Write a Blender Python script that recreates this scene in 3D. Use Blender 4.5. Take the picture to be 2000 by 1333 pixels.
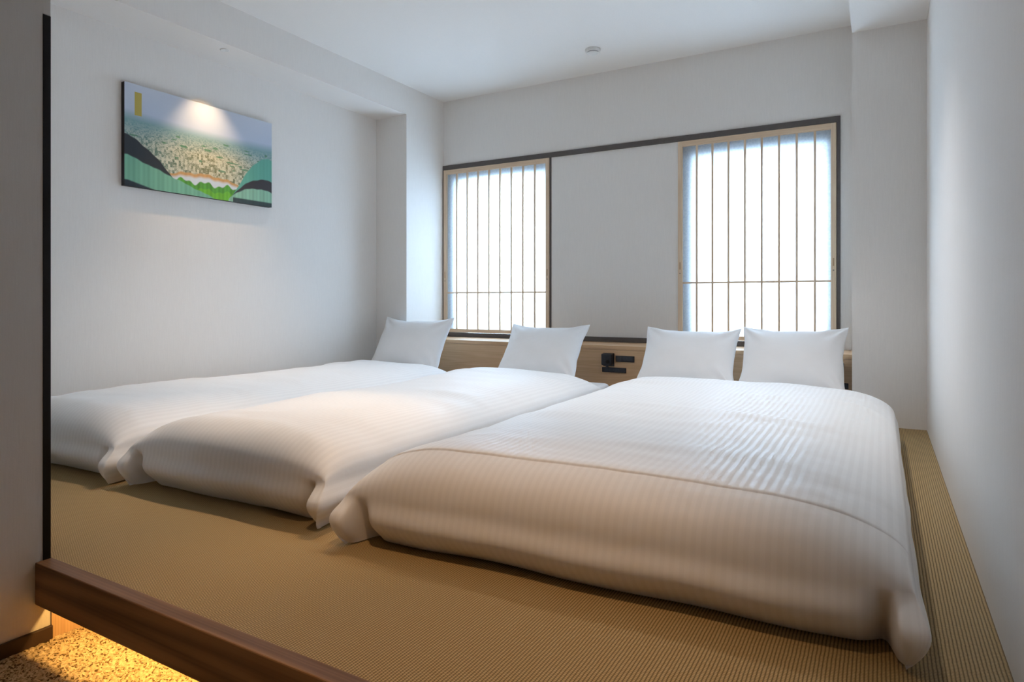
import bpy, bmesh, math, random
import numpy as np
from mathutils import Vector, Matrix, noise

# ------------------------------------------------------------------ reset
for o in list(bpy.data.objects):
    bpy.data.objects.remove(o, do_unlink=True)
scene = bpy.context.scene
COL = scene.collection
R = math.radians

# ------------------------------------------------------------------ camera
cam_d = bpy.data.cameras.new('camera')
cam_d.sensor_width = 36.0
cam_d.lens = 36.0 * 1258 / 2000
cam_d.shift_y = -79.5 / 2000
cam_d.clip_start = 0.02
cam = bpy.data.objects.new('camera', cam_d)
cam.location = (0, 0, 0.68)
cam.rotation_euler = (R(90), 0, R(29.85))
COL.objects.link(cam)
scene.camera = cam

# ------------------------------------------------------------------ world, lamps, exposure
vs = scene.view_settings
vs.view_transform = 'Standard'
vs.look = 'None'
vs.gamma = 1.0
vs.use_curve_mapping = False
vs.exposure = 1.18
scene.cycles.max_bounces = 8
scene.cycles.diffuse_bounces = 5
scene.cycles.transmission_bounces = 6

world = bpy.data.worlds.new('overcast_sky')
scene.world = world
world.use_nodes = True
bg = world.node_tree.nodes['Background']
bg.inputs['Color'].default_value = (0.58, 0.775, 1.0, 1)
bg.inputs['Strength'].default_value = 5.4


def spot(name, loc, target, watts, color, cone, blend, radius=0.03):
    l = bpy.data.lights.new(name, 'SPOT')
    l.energy = watts
    l.color = color
    l.spot_size = R(cone)
    l.spot_blend = blend
    l.shadow_soft_size = radius
    o = bpy.data.objects.new(name, l)
    o.location = loc
    o.rotation_euler = (Vector(target) - Vector(loc)).to_track_quat('-Z', 'Y').to_euler()
    COL.objects.link(o)
    return o


WARM = (1.0, 0.66, 0.36)
spot('downlight_lamp_over_beds', (-1.60, 2.35, 2.36), (-1.92, 1.48, 0.0), 46, WARM, 44, 1.0, 0.04)
spot('downlight_lamp_entry', (-0.62, 0.60, 2.36), (-0.80, 0.92, 0.0), 38, (1.0, 0.62, 0.32), 52, 0.9, 0.05)
SOFT = (1.0, 0.955, 0.91)
spot('added_fill_right_bed', (-0.62, 2.75, 2.36), (-0.62, 2.80, 0.0), 42, SOFT, 94, 1.0, 0.06)  # added fill light, no known fitting, brightens the room
spot('added_fill_left_bed', (-2.35, 2.35, 2.36), (-2.40, 2.50, 0.0), 38, SOFT, 94, 1.0, 0.06)  # second added fill light, likewise without a known fitting

# LED strip tucked up behind the nosing of the platform
ld = bpy.data.lights.new('led_strip_lamp', 'AREA')
ld.shape = 'RECTANGLE'
ld.size = 2.0
ld.size_y = 0.012
ld.energy = 3.2
ld.color = (1.0, 0.56, 0.16)
lo = bpy.data.objects.new('led_strip_lamp', ld)
lo.location = (-0.86, 0.905, -0.055)
COL.objects.link(lo)


# ------------------------------------------------------------------ material helpers
def nodes_of(name):
    m = bpy.data.materials.new(name)
    m.use_nodes = True
    nt = m.node_tree
    for n in list(nt.nodes):
        nt.nodes.remove(n)
    out = nt.nodes.new('ShaderNodeOutputMaterial')
    return m, nt, out


def N(nt, typ, **kw):
    n = nt.nodes.new(typ)
    for k, v in kw.items():
        setattr(n, k, v)
    return n


def L(nt, a, ao, b, bi):
    nt.links.new(a.outputs[ao], b.inputs[bi])


def mathn(nt, op, a, b=None, clamp=False):
    n = N(nt, 'ShaderNodeMath', operation=op, use_clamp=clamp)
    for i, v in enumerate((a, b)):
        if v is None:
            continue
        if isinstance(v, (int, float)):
            n.inputs[i].default_value = v
        else:
            nt.links.new(v, n.inputs[i])
    return n.outputs[0]


def bsdf(nt, out, rough=0.8, spec=0.3):
    b = N(nt, 'ShaderNodeBsdfPrincipled')
    b.inputs['Roughness'].default_value = rough
    b.inputs['Specular IOR Level'].default_value = spec
    L(nt, b, 'BSDF', out, 'Surface')
    return b


def coords(nt, scale=(1, 1, 1), kind='Object'):
    tc = N(nt, 'ShaderNodeTexCoord')
    mp = N(nt, 'ShaderNodeMapping')
    mp.inputs['Scale'].default_value = scale
    L(nt, tc, kind, mp, 'Vector')
    return mp


def ramp(nt, fac, stops):
    r = N(nt, 'ShaderNodeValToRGB')
    e = r.color_ramp.elements
    while len(e) > 1:
        e.remove(e[-1])
    e[0].position = stops[0][0]
    e[0].color = (*stops[0][1], 1)
    for p, c in stops[1:]:
        k = e.new(p)
        k.color = (*c, 1)
    nt.links.new(fac, r.inputs['Fac'])
    return r.outputs['Color']


def bump(nt, b, height, strength, dist):
    bn = N(nt, 'ShaderNodeBump')
    bn.inputs['Strength'].default_value = strength
    bn.inputs['Distance'].default_value = dist
    nt.links.new(height, bn.inputs['Height'])
    L(nt, bn, 'Normal', b, 'Normal')


def mat_plain(name, col, rough=0.6, spec=0.3, metal=0.0, nscale=40.0, namp=0.06):
    m, nt, out = nodes_of(name)
    b = bsdf(nt, out, rough, spec)
    b.inputs['Metallic'].default_value = metal
    mp = coords(nt)
    n = N(nt, 'ShaderNodeTexNoise')
    n.inputs['Scale'].default_value = nscale
    L(nt, mp, 'Vector', n, 'Vector')
    lo_ = tuple(c * (1 - namp) for c in col)
    hi_ = tuple(min(1, c * (1 + namp)) for c in col)
    nt.links.new(ramp(nt, n.outputs['Fac'], [(0.3, lo_), (0.7, hi_)]), b.inputs['Base Color'])
    return m


def mat_wallpaper(name, col):
    m, nt, out = nodes_of(name)
    b = bsdf(nt, out, 0.85, 0.15)
    mp = coords(nt, (260, 260, 14))
    n1 = N(nt, 'ShaderNodeTexNoise')
    n1.inputs['Scale'].default_value = 1.0
    n1.inputs['Detail'].default_value = 4
    L(nt, mp, 'Vector', n1, 'Vector')
    mp2 = coords(nt, (90, 90, 90))
    n2 = N(nt, 'ShaderNodeTexNoise')
    n2.inputs['Scale'].default_value = 3.0
    L(nt, mp2, 'Vector', n2, 'Vector')
    f = mathn(nt, 'ADD', mathn(nt, 'MULTIPLY', n1.outputs['Fac'], 0.6), mathn(nt, 'MULTIPLY', n2.outputs['Fac'], 0.4))
    nt.links.new(ramp(nt, f, [(0.3, tuple(c * 0.965 for c in col)), (0.7, tuple(min(1, c * 1.02) for c in col))]), b.inputs['Base Color'])
    bump(nt, b, f, 0.15, 0.002)
    return m


def mat_wood(name, dark, light, axis='X', scale=1.0, rough=0.45, ring_amt=0.22):
    m, nt, out = nodes_of(name)
    b = bsdf(nt, out, rough, 0.35)
    st = {'X': (1.2, 22, 22), 'Y': (22, 1.2, 22), 'Z': (22, 22, 1.2)}[axis]
    mp = coords(nt, tuple(v * scale for v in st))
    n0 = N(nt, 'ShaderNodeTexNoise')
    n0.inputs['Scale'].default_value = 0.55
    n0.inputs['Detail'].default_value = 2
    L(nt, mp, 'Vector', n0, 'Vector')
    rings = mathn(nt, 'SINE', mathn(nt, 'MULTIPLY', n0.outputs['Fac'], 46.0))
    rings = mathn(nt, 'ADD', mathn(nt, 'MULTIPLY', rings, 0.5), 0.5)
    mp2 = coords(nt, tuple(v * scale * (1.6 if v < 2 else 14) for v in st))
    n1 = N(nt, 'ShaderNodeTexNoise')
    n1.inputs['Scale'].default_value = 1.0
    n1.inputs['Detail'].default_value = 5
    L(nt, mp2, 'Vector', n1, 'Vector')
    f = mathn(nt, 'ADD', mathn(nt, 'MULTIPLY', rings, ring_amt), mathn(nt, 'MULTIPLY', n1.outputs['Fac'], 1 - ring_amt))
    nt.links.new(ramp(nt, f, [(0.18, dark), (0.80, light)]), b.inputs['Base Color'])
    bump(nt, b, n1.outputs['Fac'], 0.12, 0.001)
    return m


def mat_woven():
    m, nt, out = nodes_of('woven_mat')
    b = bsdf(nt, out, 0.6, 0.25)
    tc = N(nt, 'ShaderNodeTexCoord')
    sep = N(nt, 'ShaderNodeSeparateXYZ')
    L(nt, tc, 'Object', sep, 'Vector')
    nz = N(nt, 'ShaderNodeTexNoise')
    nz.inputs['Scale'].default_value = 30.0
    L(nt, tc, 'Object', nz, 'Vector')
    wob = mathn(nt, 'MULTIPLY', mathn(nt, 'SUBTRACT', nz.outputs['Fac'], 0.5), 0.0022)
    PX, PY = 0.0068, 0.0054
    xs = mathn(nt, 'DIVIDE', mathn(nt, 'ADD', sep.outputs['X'], wob), PX)
    par = mathn(nt, 'MULTIPLY', mathn(nt, 'FLOORED_MODULO', mathn(nt, 'FLOOR', xs), 2.0), math.pi / 2)
    a = mathn(nt, 'ABSOLUTE', mathn(nt, 'SINE', mathn(nt, 'MULTIPLY', xs, math.pi)))
    ys = mathn(nt, 'ADD', mathn(nt, 'MULTIPLY', mathn(nt, 'ADD', sep.outputs['Y'], wob), math.pi / PY), par)
    bb = mathn(nt, 'ABSOLUTE', mathn(nt, 'SINE', ys))
    hgt = mathn(nt, 'MULTIPLY', mathn(nt, 'POWER', a, 0.7), mathn(nt, 'ADD', mathn(nt, 'MULTIPLY', bb, 0.55), 0.45))
    n2 = N(nt, 'ShaderNodeTexNoise')
    n2.inputs['Scale'].default_value = 260.0
    n2.inputs['Detail'].default_value = 3
    L(nt, tc, 'Object', n2, 'Vector')
    f = mathn(nt, 'ADD', mathn(nt, 'MULTIPLY', hgt, 0.8), mathn(nt, 'MULTIPLY', n2.outputs['Fac'], 0.22))
    nt.links.new(ramp(nt, f, [(0.12, (0.080, 0.060, 0.022)), (0.45, (0.285, 0.194, 0.084)), (0.92, (0.56, 0.40, 0.192))]), b.inputs['Base Color'])
    bump(nt, b, hgt, 0.7, 0.0016)
    return m


def mat_carpet():
    m, nt, out = nodes_of('carpet_loop')
    b = bsdf(nt, out, 0.95, 0.05)
    mp = coords(nt)
    v = N(nt, 'ShaderNodeTexVoronoi')
    v.inputs['Scale'].default_value = 230.0
    L(nt, mp, 'Vector', v, 'Vector')
    n = N(nt, 'ShaderNodeTexNoise')
    n.inputs['Scale'].default_value = 120.0
    n.inputs['Detail'].default_value = 4
    L(nt, mp, 'Vector', n, 'Vector')
    sep = N(nt, 'ShaderNodeSeparateColor')
    L(nt, v, 'Color', sep, 'Color')
    f = mathn(nt, 'ADD', mathn(nt, 'MULTIPLY', sep.outputs[0], 0.5), mathn(nt, 'MULTIPLY', n.outputs['Fac'], 0.5))
    nt.links.new(ramp(nt, f, [(0.28, (0.10, 0.065, 0.03)), (0.42, (0.40, 0.30, 0.17)), (0.75, (0.62, 0.49, 0.31))]), b.inputs['Base Color'])
    bump(nt, b, f, 0.8, 0.006)
    return m


def mat_fabric(name, col, stripes=True):
    """white satin-striped cotton; stripe runs along v, its width is measured along the UV u (metres)"""
    m, nt, out = nodes_of(name)
    b = bsdf(nt, out, 0.72, 0.25)
    b.inputs['Sheen Weight'].default_value = 0.25
    b.inputs['Sheen Roughness'].default_value = 0.5
    n2 = N(nt, 'ShaderNodeTexNoise')
    n2.inputs['Scale'].default_value = 14.0
    n2.inputs['Detail'].default_value = 3
    mp = coords(nt)
    L(nt, mp, 'Vector', n2, 'Vector')
    if stripes:
        uv = N(nt, 'ShaderNodeUVMap')
        sep = N(nt, 'ShaderNodeSeparateXYZ')
        L(nt, uv, 'UV', sep, 'Vector')
        w = mathn(nt, 'SINE', mathn(nt, 'MULTIPLY', sep.outputs['X'], 2 * math.pi / 0.0215))
        st = mathn(nt, 'ADD', mathn(nt, 'MULTIPLY', w, 1.6), 0.5, clamp=True)
        nt.links.new(ramp(nt, st, [(0.0, tuple(c * 0.968 for c in col)), (1.0, col)]), b.inputs['Base Color'])
        rr = mathn(nt, 'SUBTRACT', 0.80, mathn(nt, 'MULTIPLY', st, 0.34))
        nt.links.new(rr, b.inputs['Roughness'])
    else:
        nt.links.new(ramp(nt, n2.outputs['Fac'], [(0.3, tuple(c * 0.98 for c in col)), (0.7, col)]), b.inputs['Base Color'])
    bump(nt, b, n2.outputs['Fac'], 0.22, 0.006)
    return m


def mat_paper():
    m, nt, out = nodes_of('shoji_paper')
    mp = coords(nt, (60, 60, 60))
    n = N(nt, 'ShaderNodeTexNoise')
    n.inputs['Scale'].default_value = 1.5
    n.inputs['Detail'].default_value = 6
    L(nt, mp, 'Vector', n, 'Vector')
    tr = N(nt, 'ShaderNodeBsdfTranslucent')
    nt.links.new(ramp(nt, n.outputs['Fac'], [(0.35, (0.70, 0.74, 0.80)), (0.7, (0.86, 0.88, 0.90))]), tr.inputs['Color'])
    df = N(nt, 'ShaderNodeBsdfDiffuse')
    df.inputs['Color'].default_value = (0.84, 0.86, 0.88, 1)
    mx = N(nt, 'ShaderNodeMixShader')
    mx.inputs['Fac'].default_value = 0.14
    L(nt, tr, 'BSDF', mx, 1)
    L(nt, df, 'BSDF', mx, 2)
    L(nt, mx, 'Shader', out, 'Surface')
    return m


def mat_glass():
    m, nt, out = nodes_of('window_glass')
    tr = N(nt, 'ShaderNodeBsdfTransparent')
    tr.inputs['Color'].default_value = (0.96, 0.98, 0.98, 1)
    gl = N(nt, 'ShaderNodeBsdfGlossy')
    gl.inputs['Roughness'].default_value = 0.02
    mx = N(nt, 'ShaderNodeMixShader')
    mx.inputs['Fac'].default_value = 0.06
    L(nt, tr, 'BSDF', mx, 1)
    L(nt, gl, 'BSDF', mx, 2)
    L(nt, mx, 'Shader', out, 'Surface')
    return m


def mat_print():
    m, nt, out = nodes_of('printed_canvas')
    b = bsdf(nt, out, 0.55, 0.3)
    at = N(nt, 'ShaderNodeVertexColor')
    at.layer_name = 'ink'
    L(nt, at, 'Color', b, 'Base Color')
    return m


def mat_emit(name, col, s):
    m, nt, out = nodes_of(name)
    e = N(nt, 'ShaderNodeEmission')
    e.inputs['Color'].default_value = (*col, 1)
    e.inputs['Strength'].default_value = s
    L(nt, e, 'Emission', out, 'Surface')
    return m


M = {
    'wall': mat_wallpaper('wallpaper', (0.865, 0.828, 0.79)),
    'wall_dimmed': mat_wallpaper('wallpaper_dimmed', (0.56, 0.535, 0.505)),  # same wallpaper, colour darkened to stand for low light on the partition
    'ceil': mat_wallpaper('ceiling_paper', (0.885, 0.852, 0.815)),
    'wovn': mat_woven(),
    'carpet': mat_carpet(),
    'oak_x': mat_wood('oak_lengthwise', (0.57, 0.345, 0.185), (0.73, 0.485, 0.285), 'X'),
    'oak_nose': mat_wood('oak_nosing', (0.13, 0.060, 0.024), (0.34, 0.180, 0.080), 'X', 0.6, 0.45, 0.5),
    'oak_z': mat_wood('oak_upright', (0.40, 0.25, 0.135), (0.64, 0.44, 0.27), 'Z'),
    'pine_x': mat_wood('pale_timber_lengthwise', (0.66, 0.48, 0.32), (0.84, 0.65, 0.47), 'X', 1.4),
    'pine_z': mat_wood('pale_timber_upright', (0.68, 0.51, 0.35), (0.85, 0.67, 0.49), 'Z', 1.4),
    'dark': mat_plain('dark_brown_frame', (0.115, 0.100, 0.094), 0.5, 0.3),
    'black': mat_plain('black_metal_edge', (0.006, 0.006, 0.007), 0.5, 0.2),
    'basedark': mat_plain('dark_baseboard', (0.040, 0.022, 0.014), 0.5, 0.3),
    'device': mat_plain('charcoal_plastic', (0.018, 0.020, 0.026), 0.42, 0.4),
    'device2': mat_plain('charcoal_plastic_keys', (0.030, 0.034, 0.044), 0.35, 0.4),
    'white_pl': mat_plain('white_plastic', (0.80, 0.79, 0.76), 0.45, 0.4),
    'grey_pl': mat_plain('grey_plastic', (0.45, 0.44, 0.42), 0.5, 0.4),
    'alu': mat_plain('grey_aluminium', (0.45, 0.47, 0.50), 0.4, 0.5, 0.6),
    'duvet': mat_fabric('striped_cotton', (0.855, 0.852, 0.85)),
    'cotton': mat_fabric('plain_cotton', (0.86, 0.86, 0.865), False),
    'paper': mat_paper(),
    'glass': mat_glass(),
    'print': mat_print(),
    'reveal': mat_plain('pale_window_reveal', (0.50, 0.51, 0.53), 0.7, 0.2),
    'canvas_edge': mat_plain('canvas_dark_edge', (0.025, 0.028, 0.035), 0.6, 0.3),
    'metal': mat_plain('steel_pin', (0.30, 0.25, 0.20), 0.4, 0.5, 0.5),
    'lens': mat_emit('lamp_lens', (1.0, 0.75, 0.48), 3.0),
}


# ------------------------------------------------------------------ object helpers
def link_mesh(name, me, mat, parent=None, loc=(0, 0, 0), smooth=False):
    o = bpy.data.objects.new(name, me)
    if mat is not None:
        me.materials.append(M[mat])
    if smooth:
        me.polygons.foreach_set('use_smooth', [True] * len(me.polygons))
    COL.objects.link(o)
    o.location = loc
    if parent is not None:
        o.parent = parent
    return o


def empty(name, loc):
    o = bpy.data.objects.new(name, None)
    o.empty_display_size = 0.05
    o.location = loc
    COL.objects.link(o)
    return o


def tag(o, label, cat, group=None):
    o['label'] = label
    o['category'] = cat
    if group:
        o['group'] = group
    return o


def struct(o, label=None):
    o['kind'] = 'structure'
    if label:
        o['label'] = label
    return o


class MB:
    """collects shapes into one bmesh, then links them as one mesh object"""

    def __init__(self):
        self.bm = bmesh.new()

    def box(self, x0, x1, y0, y1, z0, z1, bevel=0.0, seg=2):
        t = bmesh.new()
        bmesh.ops.create_cube(t, size=1.0)
        for v in t.verts:
            v.co = Vector(((x0 + x1) / 2 + v.co.x * (x1 - x0), (y0 + y1) / 2 + v.co.y * (y1 - y0), (z0 + z1) / 2 + v.co.z * (z1 - z0)))
        if bevel > 0:
            bmesh.ops.bevel(t, geom=list(t.edges), offset=bevel, segments=seg, affect='EDGES', profile=0.5)
        self._merge(t)
        return self

    def cyl(self, c, r0, r1, h, axis='Z', seg=32, bevel=0.0):
        t = bmesh.new()
        bmesh.ops.create_cone(t, cap_ends=True, segments=seg, radius1=r0, radius2=r1, depth=h)
        if bevel > 0:
            es = [e for e in t.edges if abs(e.verts[0].co.z - e.verts[1].co.z) < 1e-6]
            bmesh.ops.bevel(t, geom=es, offset=bevel, segments=3, affect='EDGES', profile=0.5)
        rot = {'Z': Matrix.Identity(3), 'Y': Matrix.Rotation(R(90), 3, 'X'), 'X': Matrix.Rotation(R(90), 3, 'Y')}[axis]
        for v in t.verts:
            v.co = rot @ v.co + Vector(c)
        self._merge(t)
        return self

    def _merge(self, t):
        me = bpy.data.meshes.new('tmp')
        t.to_mesh(me)
        t.free()
        self.bm.from_mesh(me)
        bpy.data.meshes.remove(me)

    def build(self, name, mat, parent=None, base=None, smooth=False):
        b = Vector(base) if base is not None else Vector((0, 0, 0))
        for v in self.bm.verts:
            v.co -= b
        me = bpy.data.meshes.new(name)
        self.bm.to_mesh(me)
        self.bm.free()
        return link_mesh(name, me, mat, parent, (0, 0, 0) if parent is not None else b, smooth)


# ------------------------------------------------------------------ measures of the room (metres, z = 0 on the platform)
XL, XR = -3.568, 0.205          # left and right wall
XBL, XBR = -3.255, -0.141       # inner faces of the two pillars
YP, YB = 3.998, 4.491           # pillar fronts, window wall
ZC, ZS = 2.377, 2.150           # ceiling, underside of the beams
XW = -1.900                     # partition by the step
YN = 0.830                      # front of the platform
ZF = -0.212                     # carpet
YE = -1.70                      # wall behind the camera
HB = 0.372                      # shelf height

# floor of the platform
fl = MB().box(XL, XR, YN + 0.040, YB, -0.05, 0.0).build('floor', 'wovn')
struct(fl)
# front nosing board of the platform
ns = MB().box(XW + 0.001, XR, YN, YN + 0.0405, -0.108, 0.0015, 0.003, 2).build('trim_1', 'oak_nose')
struct(ns)
# riser set back under the platform and the side panel beside it
struct(MB().box(XW, XR, 1.20, 1.22, ZF, -0.05).build('trim_2', 'oak_z'))
struct(MB().box(XW - 0.02, XW + 0.004, 0.868, 1.20, ZF, -0.05).build('trim_3', 'oak_z'))


# carpet with a real loop pile surface
def carpet():
    nx, ny = 300, 300
    x0, x1, y0, y1 = XW, XR, YE, 1.20
    rng = np.random.default_rng(5)
    xs = np.linspace(x0, x1, nx)
    ys = y0 + (y1 - y0) * np.linspace(0, 1, ny) ** 0.6
    X, Y = np.meshgrid(xs, ys)
    Z = ZF + rng.uniform(-0.004, 0.004, X.shape)
    co = np.stack([X, Y, Z], -1).reshape(-1, 3)
    idx = np.arange(nx * ny).reshape(ny, nx)
    f = np.stack([idx[:-1, :-1], idx[:-1, 1:], idx[1:, 1:], idx[1:, :-1]], -1).reshape(-1, 4)
    me = bpy.data.meshes.new('floor_carpet')
    me.from_pydata(co.tolist(), [], f.tolist())
    o = link_mesh('floor_carpet', me, 'carpet', smooth=True)
    struct(o)


carpet()

# walls
struct(MB().box(XL - 0.1, XL, 0.767, YB + 0.2, -0.05, ZC).build('wall_left', 'wall'))
struct(MB().box(XR, XR + 0.1, YE, YB + 0.2, ZF - 0.05, ZC).build('wall_right', 'wall'))
struct(MB().box(XW - 0.1, XR + 0.1, YE - 0.1, YE, ZF - 0.05, ZC).build('wall_front', 'oak_nose'))
# partition by the step: full height, its end capped with a black edge up to door height
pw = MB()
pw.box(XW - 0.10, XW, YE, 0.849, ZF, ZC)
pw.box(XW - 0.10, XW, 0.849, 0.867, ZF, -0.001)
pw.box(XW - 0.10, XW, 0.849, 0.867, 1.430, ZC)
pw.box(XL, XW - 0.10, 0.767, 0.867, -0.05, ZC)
struct(pw.build('wall_partition', 'wall_dimmed'))
struct(MB().box(XW - 0.10, XW + 0.0015, 0.849, 0.867, 0.0, 1.428).build('trim_4', 'black'))
struct(MB().box(XW, XW + 0.010, YE, 0.869, ZF, ZF + 0.037, 0.002).build('baseboard_left', 'basedark'))
# pillars and beams
struct(MB().box(XL, XBL, YP, YB, 0.0, ZS).build('wall_left_pillar', 'wall'))
struct(MB().box(XBR, XR, YP, YB, 0.0, ZS).build('wall_right_pillar', 'wall'))
struct(MB().box(XL, XBL, 0.867, YB, ZS, ZC).build('ceiling_beam_left', 'wall'))
struct(MB().box(XBR, XR, YE, YB, ZS, ZC).build('ceiling_beam_right', 'wall'))
struct(MB().box(XL - 0.1, XR + 0.1, YE - 0.1, YB + 0.2, ZC, ZC + 0.08).build('ceiling', 'ceil'))

# window wall: an inner skin with openings as large as the screens, an outer skin with smaller ones
LX0, LX1 = -3.247, -2.240       # left screen
RX0, RX1 = -1.236, -0.244       # right screen
SZ0, SZ1 = 0.398, 1.790         # screens, foot and head
YI = YB + 0.036
oL = (-3.140, -2.262, 1.685)    # clear opening behind the left screen: x0, x1, head
oR = (-1.130, -0.312, 1.668)
wb = MB()
wb.box(XL, LX0, YB, YI, 0, ZC)
wb.box(LX1, RX0, YB, YI, 0, SZ1)
wb.box(RX1, XR, YB, YI, 0, ZC)
wb.box(LX0, RX1, YB, YI, SZ1, ZC)
wb.box(LX0, LX1, YB, YI, 0, 0.36)
wb.box(RX0, RX1, YB, YI, 0, 0.36)
struct(wb.build('wall_back', 'wall'))
wb = MB()
Y2 = YB + 0.20
wb.box(XL, oL[0], YI, Y2, 0, ZC)
wb.box(oL[0], oL[1], YI, Y2, oL[2], ZC)
wb.box(oL[1], oR[0], YI, Y2, 0, ZC)
wb.box(oR[0], oR[1], YI, Y2, oR[2], ZC)
wb.box(oR[1], XR, YI, Y2, 0, ZC)
wb.box(oL[0], oL[1], YI, Y2, 0, 0.36)
wb.box(oR[0], oR[1], YI, Y2, 0, 0.36)
struct(wb.build('wall_back_outer', 'reveal'))

# dark frame around both screens
fr = empty('window_frame', (-1.75, YB, 0.376))
struct(fr)
FB = (-1.75, YB, 0.376)
FY0 = YB - 0.012
MB().box(-3.2545, -0.2215, FY0, YB - 0.0005, SZ1, 1.828, 0.0015).build('head_rail', 'dark', fr, FB)
MB().box(-3.2545, -0.2215, FY0, YB - 0.0005, HB + 0.0005, 0.4085, 0.0015).build('foot_rail', 'dark', fr, FB)
MB().box(-3.2545, LX0 - 0.0005, FY0, YB - 0.0005, 0.4085, SZ1, 0.0015).build('jamb', 'dark', fr, FB)
MB().box(RX1 + 0.001, -0.2215, FY0, YB - 0.0005, 0.4085, SZ1, 0.0015).build('jamb', 'dark', fr, FB)
MB().box(LX1 + 0.001, LX1 + 0.017, YB - 0.004, YB - 0.0005, 0.4085, SZ1, 0.001).build('jamb', 'dark', fr, FB)  # dark strip standing in for the shadow at the screen pocket


def window(name, o):
    b = ((o[0] + o[1]) / 2, YB + 0.15, 0.36)
    w = empty(name, b)
    struct(w)
    ya, yb_ = YB + 0.135, YB + 0.165
    for (x0, x1, z0, z1) in ((o[0], o[0] + 0.03, 0.36, o[2]), (o[1] - 0.03, o[1], 0.36, o[2]), (o[0] + 0.03, o[1] - 0.03, 0.36, 0.39), (o[0] + 0.03, o[1] - 0.03, o[2] - 0.03, o[2])):
        MB().box(x0, x1, ya, yb_, z0, z1).build('sash_bar', 'alu', w, b)
    MB().box(o[0] + 0.03, o[1] - 0.03, YB + 0.148, YB + 0.152, 0.39, o[2] - 0.03).build('pane', 'glass', w, b)
    return w, b


window('window_1', oL)
w2, b2 = window('window_2', oR)
MB().box(-0.765, -0.705, YB + 0.085, YB + 0.147, 0.905, 1.005, 0.008).build('latch', 'alu', w2, b2)


# ------------------------------------------------------------------ shoji screens
def shoji(x0, x1, ybars, zbar, bars, label):
    cx = (x0 + x1) / 2
    b = (cx, ybars, SZ0)
    s = empty('shoji_screen', b)
    tag(s, label, 'shoji screen', 'shoji screens in the window frame')
    y0, y1 = ybars, ybars + 0.024
    sw, rw = 0.031, 0.037
    z0, z1 = SZ0 + 0.0115, SZ1 - 0.001
    for xa in (x0 + 0.0005, x1 - sw - 0.0005):
        st = MB().box(xa, xa + sw, y0, y1, z0, z1, 0.0015).build('stile', 'pine_z', s, b)
        xm = xa + sw * 0.5
        MB().cyl((xm, y0 - 0.0005, 0.845 if x0 < -2 else 0.868), 0.0045, 0.0045, 0.003, 'Y', 14).build('peg', 'metal', st, b)
        MB().box(xm - 0.004, xm + 0.004, y0 - 0.0006, y0 + 0.002, 0.872 if x0 < -2 else 0.895, 0.925 if x0 < -2 else 0.945).build('finger_pull', 'oak_z', st, b)
    MB().box(x0 + sw, x1 - sw, y0, y1, z1 - rw, z1, 0.0015).build('head_rail', 'pine_x', s, b)
    MB().box(x0 + sw, x1 - sw, y0, y1, z0, z0 + 0.030, 0.0015).build('foot_rail', 'pine_x', s, b)
    for i, xb in enumerate(bars):
        MB().box(xb - 0.0065, xb + 0.0065, y0 + 0.004, y0 + 0.018, z0 + 0.030, z1 - rw).build('lattice_bar', 'pine_z', s, b)
    MB().box(x0 + sw, x1 - sw, y0 + 0.006, y0 + 0.0175, zbar - 0.006, zbar + 0.006).build('lattice_crossbar', 'pine_x', s, b)
    # the paper sheet, glued to the back of the lattice
    me = bpy.data.meshes.new('paper')
    yp = y0 + 0.0185
    vs_ = [(x0 + 0.02 - cx, yp - ybars, z0 + 0.02 - SZ0), (x1 - 0.02 - cx, yp - ybars, z0 + 0.02 - SZ0), (x1 - 0.02 - cx, yp - ybars, z1 - 0.02 - SZ0), (x0 + 0.02 - cx, yp - ybars, z1 - 0.02 - SZ0)]
    me.from_pydata(vs_, [], [(0, 1, 2, 3)])
    link_mesh('paper', me, 'paper', s)


shoji(LX0, LX1, YB - 0.010, 0.744, [-3.114 + 0.1065 * i for i in range(8)], 'narrow-looking pale timber shoji screen beside the left pillar')
shoji(RX0, RX1, YB - 0.010, 0.8015, [-1.106 + 0.1057 * i for i in range(8)], 'pale timber shoji screen behind the two side-by-side pillows on the right')

# ------------------------------------------------------------------ headboard shelf
HBASE = ((XBL + XBR) / 2, 4.305, 0.0)
YH = 4.120
hb = empty('headboard_shelf', HBASE)
tag(hb, 'long low oak headboard shelf running below the shoji screens', 'headboard')
MB().box(XBL + 0.001, XBR - 0.001, YH, YB - 0.001, HB - 0.027, HB, 0.0015).build('top_board', 'oak_x', hb, HBASE)
MB().box(XBL + 0.001, XBR - 0.001, YH + 0.001, YH + 0.022, 0.001, HB - 0.0285).build('front_panel', 'oak_x', hb, HBASE)


def reading_lamp(x, label):
    b = (x, YH, 0.237)
    t = empty('reading_lamp', b)
    tag(t, label, 'lamp', 'black reading lamps on the headboard')
    MB().box(x - 0.040, x + 0.040, YH - 0.006, YH + 0.0005, 0.233, 0.322, 0.002).build('back_plate', 'device', t, b)
    MB().box(x - 0.037, x + 0.037, YH - 0.050, YH - 0.006, 0.243, 0.320, 0.006).build('body', 'device', t, b)
    MB().cyl((x + 0.012, YH - 0.052, 0.268), 0.014, 0.012, 0.012, 'Y', 24).build('head', 'black', t, b)
    MB().box(x - 0.012, x + 0.004, YH - 0.030, YH - 0.016, 0.226, 0.244, 0.003).build('pivot', 'device2', t, b)


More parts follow.
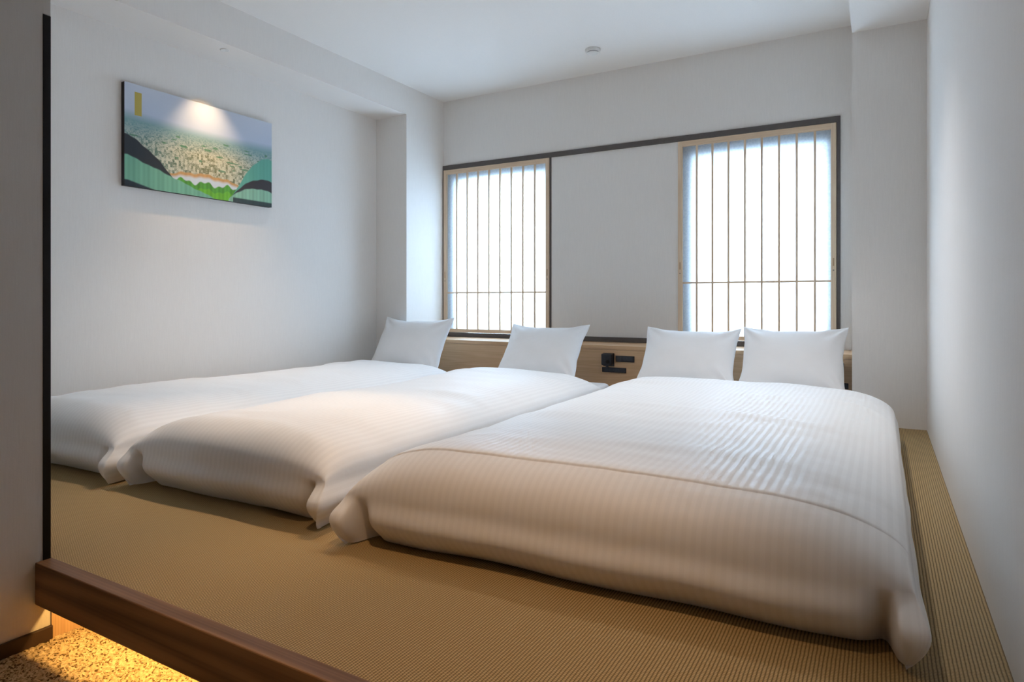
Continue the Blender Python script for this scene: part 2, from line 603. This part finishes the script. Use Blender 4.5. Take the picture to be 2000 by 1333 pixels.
def plate(name, x0, x1, z0, z1, keys, keyname, label, cat, group):
    b = ((x0 + x1) / 2, YH, z0)
    t = empty(name, b)
    tag(t, label, cat, group)
    MB().box(x0, x1, YH - 0.007, YH + 0.0005, z0, z1, 0.0015).build('plate', 'device', t, b)
    w = (x1 - x0 - 0.016) / keys
    for i in range(keys):
        xa = x0 + 0.008 + w * i
        MB().box(xa + 0.002, xa + w - 0.002, YH - 0.010, YH - 0.006, z0 + 0.007, z1 - 0.007, 0.001).build(keyname, 'device2', t, b)


reading_lamp(-1.606, 'small black reading lamp block on the headboard between pillows')
plate('switch_plate', -1.556, -1.425, 0.266, 0.307, 3, 'rocker', 'black light switch plate right of the reading lamp block', 'switch', 'black switch plates')
plate('outlet_plate', -1.653, -1.482, 0.192, 0.2255, 4, 'socket', 'black outlet plate below the reading lamp block', 'outlet', 'black outlet plates')
reading_lamp(-0.226, 'black reading lamp half hidden behind the rightmost pillow')
plate('outlet_plate', -0.330, -0.163, 0.175, 0.2085, 4, 'socket', 'black outlet plate half hidden behind the rightmost pillow', 'outlet', 'black outlet plates')


# ------------------------------------------------------------------ bedding
def fbm(x, y, z, s):
    return noise.noise(Vector((x * s, y * s, z * s)))


def ell(sv):
    sv = min(max(sv, 0.0), 1.0)
    return math.sqrt(max(0.0, 1 - (1 - sv) ** 2))


class Duvet:
    def __init__(self, x0, x1, y0, y1, H, ze, skew, seed, Rl=0.26, Rr=0.26, Rf=0.15, Rh=0.22):
        self.__dict__.update(locals())

    def top(self, x, y):
        y0 = self.foot(x)
        # crown in x and y
        gx = ell((x - self.x0) / self.Rl) * ell((self.x1 - x) / self.Rr)
        gy = ell((y - y0) / self.Rf) * ell((self.y1 - y) / self.Rh)
        c = (x - (self.x0 + self.x1) / 2) / (self.x1 - self.x0) * 2
        crown = 1 - 0.05 * c * c
        z = self.ze + (self.H * crown - self.ze) * gx ** 0.85 * gy ** 0.9
        q = min(gx, gy)
        z += (0.010 * fbm(x + self.seed, y, 0, 2.3) + 0.005 * fbm(x * 0.7 + self.seed, y * 1.6, 3, 6.0) + 0.0022 * fbm(x + self.seed, y * 1.3, 9, 15.0)) * q
        if self.ledge:
            q_ = min(1.0, max(0.0, (y - y0 - self.ledge) / 0.005))
            z += (0.0045 * q_ * q_ * (3 - 2 * q_) - 0.0012) * min(1.0, gx * 1.2)
        # a few soft creases across the width
        for k, (yc, a, w, t) in enumerate(self.creases):
            d = y - yc - t * (x - self.x0) - 0.03 * fbm(x, yc, self.seed, 3.0)
            env = 0.5 + 0.5 * math.sin(3.0 * x + k * 1.7 + self.seed)
            z += a * env * math.exp(-(d / w) ** 2) * q
        return z

    def foot(self, x):
        return self.y0 + self.skew * (x - self.x0) + 0.012 * fbm(x, self.seed, 0, 3.1)

    def build(self, name, label):
        self.creases = [(2.9, 0.009, 0.035, 0.05), (2.45, 0.008, 0.035, -0.08), (3.2, 0.010, 0.035, -0.03), (2.1, 0.007, 0.045, 0.10), (1.8, 0.006, 0.05, -0.04)]
        nu, nv = 72, 110
        # samples crowd towards the rounded edges
        us = [0.5 - 0.5 * math.cos(math.pi * (i / nu)) for i in range(nu + 1)]
        us = [0.82 * a + 0.18 * i / nu for i, a in enumerate(us)]
        vs_ = [0.5 - 0.5 * math.cos(math.pi * (i / nv)) for i in range(nv + 1)]
        if self.ledge:
            vl = self.ledge / (self.y1 - self.y0)
            vs_ = sorted([v for v in vs_ if abs(v - vl) > 0.006] + [vl + k * 0.0009 for k in (-4, -2, -1, 0, 0.7, 1.4, 2, 3, 5)])
            nv = len(vs_) - 1
        cx, cy = (self.x0 + self.x1) / 2, (self.y0 + self.y1) / 2
        base = Vector((cx, cy, 0))
        bm = bmesh.new()
        uvl = bm.loops.layers.uv.new('UVMap')
        uvs = {}
        rc = 0.045
        grid = []
        for j, v in enumerate(vs_):
            row = []
            for i, u in enumerate(us):
                x = self.x0 + (self.x1 - self.x0) * u
                yf = self.foot(x)
                y = yf + (self.y1 - yf) * v
                z = self.top(x, y)
                vt = bm.verts.new((x, y, z))
                uvs[vt] = (x, y)
                row.append(vt)
            grid.append(row)
        for j in range(nv):
            for i in range(nu):
                bm.faces.new((grid[j][i], grid[j][i + 1], grid[j + 1][i + 1], grid[j + 1][i]))
        # skirt ring (counter-clockwise seen from above)
        ring = [(grid[0][i], (0, -1)) for i in range(nu)]
        ring += [(grid[j][nu], (1, 0)) for j in range(nv)]
        ring += [(grid[nv][i], (0, 1)) for i in range(nu, 0, -1)]
        ring += [(grid[j][0], (-1, 0)) for j in range(nv, 0, -1)]
        n = len(ring)
        # smoothed outward normals
        nrm = [Vector((a[1][0], a[1][1], 0)) for a in ring]
        sm = []
        for k in range(n):
            s = Vector((0, 0, 0))
            for q in range(-3, 4):
                s += nrm[(k + q) % n]
            sm.append(s.normalized())
        rows = 9
        prev = [r_[0] for r_ in ring]
        for t_i in range(1, rows + 1):
            t = t_i / rows
            cur = []
            for k in range(n):
                p = ring[k][0].co
                nv_ = sm[k]
                wav = fbm(p.x * 1.0 + self.seed, p.y, t * 0.4, 4.5)
                off = 0.018 * math.sin(math.pi * min(t * 1.1, 1)) ** 2 + 0.010 * wav * t - 0.052 * t ** 3
                w_ = min(1.0, (t + 0.04) / 0.46)
                w_ = w_ * w_ * (3 - 2 * w_)
                yadd = 0.0
                fdir = ring[k][1]
                dl, dr = p.x - self.x0, self.x1 - p.x
                push = self.push[0] if dl < dr else self.push[1]
                sy = p.y - self.foot(p.x)
                if fdir == (0, -1) and min(dl, dr) < 0.16:
                    dc = min(dl, dr)
                    if t > 0.3:
                        off += 0.034 * t ** 3 * math.exp(-(dc / 0.038) ** 4)
                    if dc < 0.034:
                        yadd = -push * w_ * (1 - 0.22 * (dc / 0.034) ** 2)
                    else:
                        q_ = min(1.0, (dc - 0.034) / 0.008)
                        yadd = -push * 0.78 * w_ * (1 - q_) + 0.062 * w_ * q_ * math.exp(-((dc - 0.042) / 0.030) ** 2)
                    yadd *= 1 - 0.42 * max(0.0, (t - 0.70) / 0.30) ** 2
                elif fdir[0] != 0 and sy < 0.30:
                    yadd = -push * w_ * math.exp(-(sy / 0.085) ** 2) * (1 - 0.42 * max(0.0, (t - 0.70) / 0.30) ** 2)
                    off += 0.012 * w_ * (1 - t) * math.exp(-(sy / 0.10) ** 2) + 0.038 * t ** 3 * math.exp(-(sy / 0.11) ** 2)
                zz = p.z * (1 - t) + (0.004 + 0.010 * max(0, fbm(p.x, p.y + self.seed, 7, 3.5))) * t
                vt = bm.verts.new((p.x + nv_.x * off, p.y + nv_.y * off + yadd, zz))
                s = t * p.z
                uvs[vt] = (p.x + ring[k][1][0] * s, p.y + ring[k][1][1] * s)
                cur.append(vt)
            for k in range(n):
                bm.faces.new((prev[k], cur[k], cur[(k + 1) % n], prev[(k + 1) % n]))
            prev = cur
        for f in bm.faces:
            for lp in f.loops:
                lp[uvl].uv = uvs[lp.vert]
        bmesh.ops.recalc_face_normals(bm, faces=list(bm.faces))
        for v in bm.verts:
            v.co -= base
        me = bpy.data.meshes.new(name)
        bm.to_mesh(me)
        bm.free()
        o = link_mesh(name, me, 'duvet', None, base, True)
        ss = o.modifiers.new('smooth', 'SUBSURF')
        ss.levels = 1
        ss.render_levels = 1
        tag(o, label, 'duvet', 'white striped duvets on the floor beds')
        self.obj, self.base = o, base
        return o


def mattress(x0, x1, y0, y1, h, label):
    b = ((x0 + x1) / 2, (y0 + y1) / 2, 0.0)
    t = empty('mattress', b)
    tag(t, label, 'mattress', 'white floor mattresses')
    MB().box(x0, x1, y0, y1, 0.0015, h, 0.03, 4).build('body', 'cotton', t, b, True)


BEDS = [
    # x0, x1, y0, y1, H, ze, skew
    (-3.430, -2.455, 1.300, 3.600, 0.262, 0.132, 0.035, 1.3),
    (-2.390, -1.430, 1.350, 3.590, 0.262, 0.138, 0.035, 4.1),
    (-1.300, 0.055, 1.335, 3.600, 0.268, 0.135, 0.050, 7.7),
]
LAB = ['white striped duvet on the bed along the left wall', 'white striped duvet on the middle of the three beds', 'wide white striped duvet on the front bed nearest the right wall']
MLAB = ['white mattress under the duvet along the left wall', 'white mattress under the middle duvet', 'wide white mattress under the front duvet by the right wall']
for i, bd in enumerate(BEDS):
    d = Duvet(*bd)
    d.push = [(0.030, 0.036), (0.024, 0.038), (0.036, 0.048)][i]
    d.ledge = 0.115 if i == 2 else None
    d.build('duvet', LAB[i])
    mattress(bd[0] + 0.09, bd[1] - 0.09, bd[2] + 0.16, 3.93, 0.145, MLAB[i])


def pillow(xc, w, hgt, y_bot, z_bot, y_top, z_top, thick, shear, seed, label, twist=0.0):
    nu, nv = 44, 32
    bm = bmesh.new()
    up = Vector((shear, y_top - y_bot, z_top - z_bot))
    up.normalize()
    rt = Vector((1, twist, 0)).normalized()
    nr = rt.cross(up).normalized()      # points to the room side (towards -y)
    ctr = Vector((xc, (y_bot + y_top) / 2, (z_bot + z_top) / 2))

    def P(u, v, side):
        a, b = w / 2, hgt / 2
        x = a * u * (1 - 0.085 * (1 - v * v))
        y = b * v * (1 - 0.205 * (1 - abs(u) ** 2.6))
        pr = ((1 - abs(u) ** 2.6) * (1 - abs(v) ** 2.4))
        th = thick / 2 * max(pr, 0) ** 0.55
        # tension folds running out from the corners
        cor = (u * u * v * v) ** 0.7
        edge = (1 - u * u) * (1 - v * v)
        wr = 0.006 * fbm(u * 1.1 + seed, v * 1.1, side, 1.4) * edge ** 0.4
        for cu, cv in ((1, 1), (-1, 1), (1, -1)):
            du, dv = (1 - cu * u) * 1.4, 1 - cv * v
            rr_ = math.hypot(du, dv)
            an = math.atan2(dv, du)
            wr += 0.0120 * math.exp(-((rr_ - 0.35) / 0.38) ** 2) * math.sin(an * 8 + seed * cu + cv) * edge ** 0.35
        o = side * (th + wr * (1 if side > 0 else 0.4))
        # outline irregularities
        x += 0.006 * fbm(v * 2.2 + seed, u, 5, 1.4) * abs(u)
        y += 0.008 * fbm(u * 2.0 + seed, v, 8, 1.6) * abs(v)
        return ctr + rt * x + up * y + nr * o

    def grid(side):
        g = []
        for j in range(nv + 1):
            row = []
            for i in range(nu + 1):
                u = math.sin((i / nu - 0.5) * math.pi) * 0.6 + (2 * i / nu - 1) * 0.4
                v = math.sin((j / nv - 0.5) * math.pi) * 0.6 + (2 * j / nv - 1) * 0.4
                row.append(bm.verts.new(P(u, v, side)))
            g.append(row)
        return g
    for side in (1, -1):
        g = grid(side)
        for j in range(nv):
            for i in range(nu):
                q = (g[j][i], g[j][i + 1], g[j + 1][i + 1], g[j + 1][i])
                bm.faces.new(q if side > 0 else tuple(reversed(q)))
    bmesh.ops.remove_doubles(bm, verts=list(bm.verts), dist=0.0006)
    base = Vector((xc, (y_bot + y_top) / 2, z_bot))
    for v in bm.verts:
        v.co -= base
    me = bpy.data.meshes.new('pillow')
    bm.to_mesh(me)
    bm.free()
    o = link_mesh('pillow', me, 'cotton', None, base, True)
    ss = o.modifiers.new('smooth', 'SUBSURF')
    ss.levels = 1
    ss.render_levels = 1
    tag(o, label, 'pillow', 'white pillows leaning on the headboard')


pillow(-3.075, 0.66, 0.50, 3.68, 0.150, 3.97, 0.553, 0.17, -0.05, 2.2, 'white pillow in the corner by the left pillar')
pillow(-1.985, 0.60, 0.49, 3.69, 0.150, 4.03, 0.522, 0.17, -0.03, 5.1, 'white pillow on the middle bed left of the black switches')
pillow(-1.005, 0.588, 0.49, 3.69, 0.150, 4.03, 0.520, 0.17, -0.02, 8.4, 'white pillow right of the black switches, left one of the pair')
pillow(-0.432, 0.561, 0.50, 3.69, 0.150, 4.03, 0.537, 0.17, -0.01, 11.6, 'rightmost white pillow, close to the right pillar')


# ------------------------------------------------------------------ canvas print on the left wall
def canvas():
    y0, y1, z0, z1 = 1.970, 2.936, 1.301, 1.862
    dep = 0.030
    b = (XL, (y0 + y1) / 2, z0)
    t = empty('canvas_print', b)
    tag(t, 'wide unframed canvas print of a pale city and green foreground on the left wall', 'picture')
    MB().box(XL + 0.0005, XL + dep, y0, y1, z0, z1, 0.001).build('stretcher', 'canvas_edge', t, b)
    nx, nz = 300, 176
    rng = np.random.default_rng(11)
    u = (np.arange(nx) + 0.5) / nx
    v = (np.arange(nz) + 0.5) / nz
    U, V = np.meshgrid(u, v)

    def mixc(img, mask, col):
        mask = np.clip(mask, 0, 1)[..., None]
        return img * (1 - mask) + np.array(col)[None, None] * mask

    def soft(a, w=0.012):
        return np.clip(a / w + 0.5, 0, 1)
    img = np.ones((nz, nx, 3)) * np.array((0.50, 0.57, 0.70))
    img = mixc(img, soft(V - 0.9, 0.5), (0.64, 0.68, 0.78))
    # hazy horizon and speckled plain of small blocks
    hor = 0.70 - 0.03 * np.sin(U * 3)
    img = mixc(img, soft(hor - V, 0.10), (0.22, 0.38, 0.40))
    spk = np.zeros((nz, nx))
    cell = rng.random((nz, nx))
    big = np.repeat(np.repeat(rng.random((nz // 5 + 1, nx // 4 + 1)), 5, 0), 4, 1)[:nz, :nx]
    mid = np.repeat(np.repeat(rng.random((nz // 2 + 1, nx // 3 + 1)), 2, 0), 3, 1)[:nz, :nx]
    near = np.clip((0.68 - V) / 0.4, 0, 1)
    spk = 0.35 * cell + 0.65 * (mid * (1 - near) + big * near)
    warm = np.exp(-((U - 0.55) / 0.32) ** 2)
    pale = np.array((0.60, 0.62, 0.52))[None, None] * (1 - warm[..., None]) + np.array((0.72, 0.66, 0.46))[None, None] * warm[..., None]
    deep = np.array((0.05, 0.17, 0.14))[None, None] * (1 - warm[..., None]) + np.array((0.20, 0.19, 0.08))[None, None] * warm[..., None]
    k = np.clip((spk - 0.22) / 0.45, 0, 1)[..., None]
    city = deep * (1 - k) + pale * k
    a = np.clip((0.66 - V) / 0.22, 0, 1)[..., None] * 0.92
    img = img * (1 - a) + city * a
    # tree clumps scattered through the plain
    for _ in range(26):
        cu, cv, ru, rv = rng.uniform(0, 1), rng.uniform(0.3, 0.62), rng.uniform(0.01, 0.035), rng.uniform(0.005, 0.014)
        img = mixc(img, 0.8 * soft(1 - ((U - cu) / ru) ** 2 - ((V - cv) / rv) ** 2, 0.5), (0.08, 0.24, 0.12))

    def hill(f, col, amp=0.02, streak=0.08, w=0.012):
        nonlocal img
        st = 1 + streak * np.sin(U * 150) * np.sin(U * 71 + 1)
        m = soft(f - V, w)[..., None]
        img = img * (1 - m) + (np.array(col)[None, None] * st[..., None]) * m
    wob = 0.012 * np.sin(U * 41) + 0.008 * np.sin(U * 97 + 1)
    # far ridges: warm, then a pale misty band, then bright woods
    hill(0.245 + wob * 0.6 - 0.9 * (U - 0.5) ** 2, (0.60, 0.34, 0.14))
    hill(0.205 + wob * 0.5 - 0.7 * (U - 0.5) ** 2, (0.66, 0.72, 0.76), streak=0.01, w=0.03)
    hill(0.145 + wob * 1.6, (0.10, 0.34, 0.05), streak=0.25)
    hill(0.080 + wob * 1.2, (0.16, 0.46, 0.04), streak=0.2)
    # rounded slopes at either side
    hill(0.50 - 2.3 * np.clip(U, 0, 1) ** 1.5 + wob * 0.4, (0.035, 0.042, 0.050), streak=0.03)
    hill(0.30 - 0.55 * np.clip(U - 0.02, 0, 1) + wob * 0.3, (0.20, 0.46, 0.32), streak=0.14)
    hill(0.06 - 0.4 * np.clip(U - 0.02, 0, 1), (0.03, 0.045, 0.06))
    r = np.clip((U - 0.66) / 0.34, 0, 1)
    hill(np.where(r > 0, 0.56 * np.sin(r * 1.75) ** 1.1, -0.2) + wob * 0.4, (0.14, 0.42, 0.32), streak=0.06)
    hill(np.where(r > 0, 0.31 * np.sin(r * 1.9) ** 0.8, -0.2) + wob * 0.3, (0.055, 0.05, 0.055), streak=0.03)
    hill(np.where(r > 0, 0.19 * np.sin(r * 2.2) ** 0.6, -0.2) + wob * 0.3, (0.28, 0.52, 0.37), streak=0.16)
    hill(np.where(r > 0.1, 0.05 + 0 * r, -0.2), (0.04, 0.06, 0.06))
    # plain ochre label block in the upper corner
    img = mixc(img, ((U > 0.055) & (U < 0.098) & (V > 0.70) & (V < 0.925)).astype(float), (0.50, 0.40, 0.10))
    img = np.clip(img, 0, 1)
    # mesh sheet on the face of the canvas
    ys = np.linspace(y0, y1, nx + 1)
    zs = np.linspace(z0, z1, nz + 1)
    Yg, Zg = np.meshgrid(ys, zs)
    co = np.stack([np.full_like(Yg, XL + dep + 0.0006), Yg, Zg], -1).reshape(-1, 3) - np.array(b)
    idx = np.arange((nx + 1) * (nz + 1)).reshape(nz + 1, nx + 1)
    f = np.stack([idx[:-1, :-1], idx[:-1, 1:], idx[1:, 1:], idx[1:, :-1]], -1).reshape(-1, 4)
    me = bpy.data.meshes.new('printed_face')
    me.from_pydata(co.tolist(), [], f.tolist())
    lay = me.color_attributes.new('ink', 'FLOAT_COLOR', 'CORNER')
    cc = np.repeat(np.concatenate([img.reshape(-1, 3), np.ones((nx * nz, 1))], 1), 4, axis=0).astype(np.float32)
    lay.data.foreach_set('color', cc.ravel())
    link_mesh('printed_face', me, 'print', t)


canvas()

# ------------------------------------------------------------------ ceiling fittings
def downlight(x, y, z, label):
    b = (x, y, z)
    t = empty('recessed_spotlight', b)
    tag(t, label, 'spotlight')
    bm = bmesh.new()
    seg = 32
    prof = [(0.026, -0.0002), (0.0255, -0.0025), (0.020, -0.0030), (0.016, -0.0012)]
    rings = [[bm.verts.new((r_ * math.cos(2 * math.pi * k / seg), r_ * math.sin(2 * math.pi * k / seg), zz)) for k in range(seg)] for r_, zz in prof]
    for i in range(len(prof) - 1):
        for k in range(seg):
            bm.faces.new((rings[i][k], rings[i][(k + 1) % seg], rings[i + 1][(k + 1) % seg], rings[i + 1][k]))
    me = bpy.data.meshes.new('trim_ring')
    bm.to_mesh(me)
    bm.free()
    link_mesh('trim_ring', me, 'white_pl', t, (0, 0, 0), True)
    MB().cyl((x, y, z - 0.0010), 0.016, 0.016, 0.0012, 'Z', 24).build('lens', 'white_pl', t, b)
    spot('picture_lamp', (x, y, z - 0.012), (XL + 0.085, 2.452, 1.30), 14.0, (1.0, 0.68, 0.36), 70, 1.0, 0.010)


downlight(-3.344, 2.440, ZS, 'tiny recessed spotlight in the beam above the picture')

sb = (-1.693, 4.048, ZC)
sd = empty('smoke_detector', sb)
tag(sd, 'small round white smoke detector on the ceiling', 'smoke detector')
MB().cyl((sb[0], sb[1], ZC - 0.009), 0.050, 0.052, 0.0178, 'Z', 40, 0.003).build('base', 'white_pl', sd, sb, True)
MB().cyl((sb[0], sb[1], ZC - 0.022), 0.034, 0.038, 0.009, 'Z', 40).build('vent_ring', 'grey_pl', sd, sb)
MB().cyl((sb[0], sb[1], ZC - 0.031), 0.024, 0.042, 0.012, 'Z', 40, 0.002).build('cap', 'white_pl', sd, sb, True)
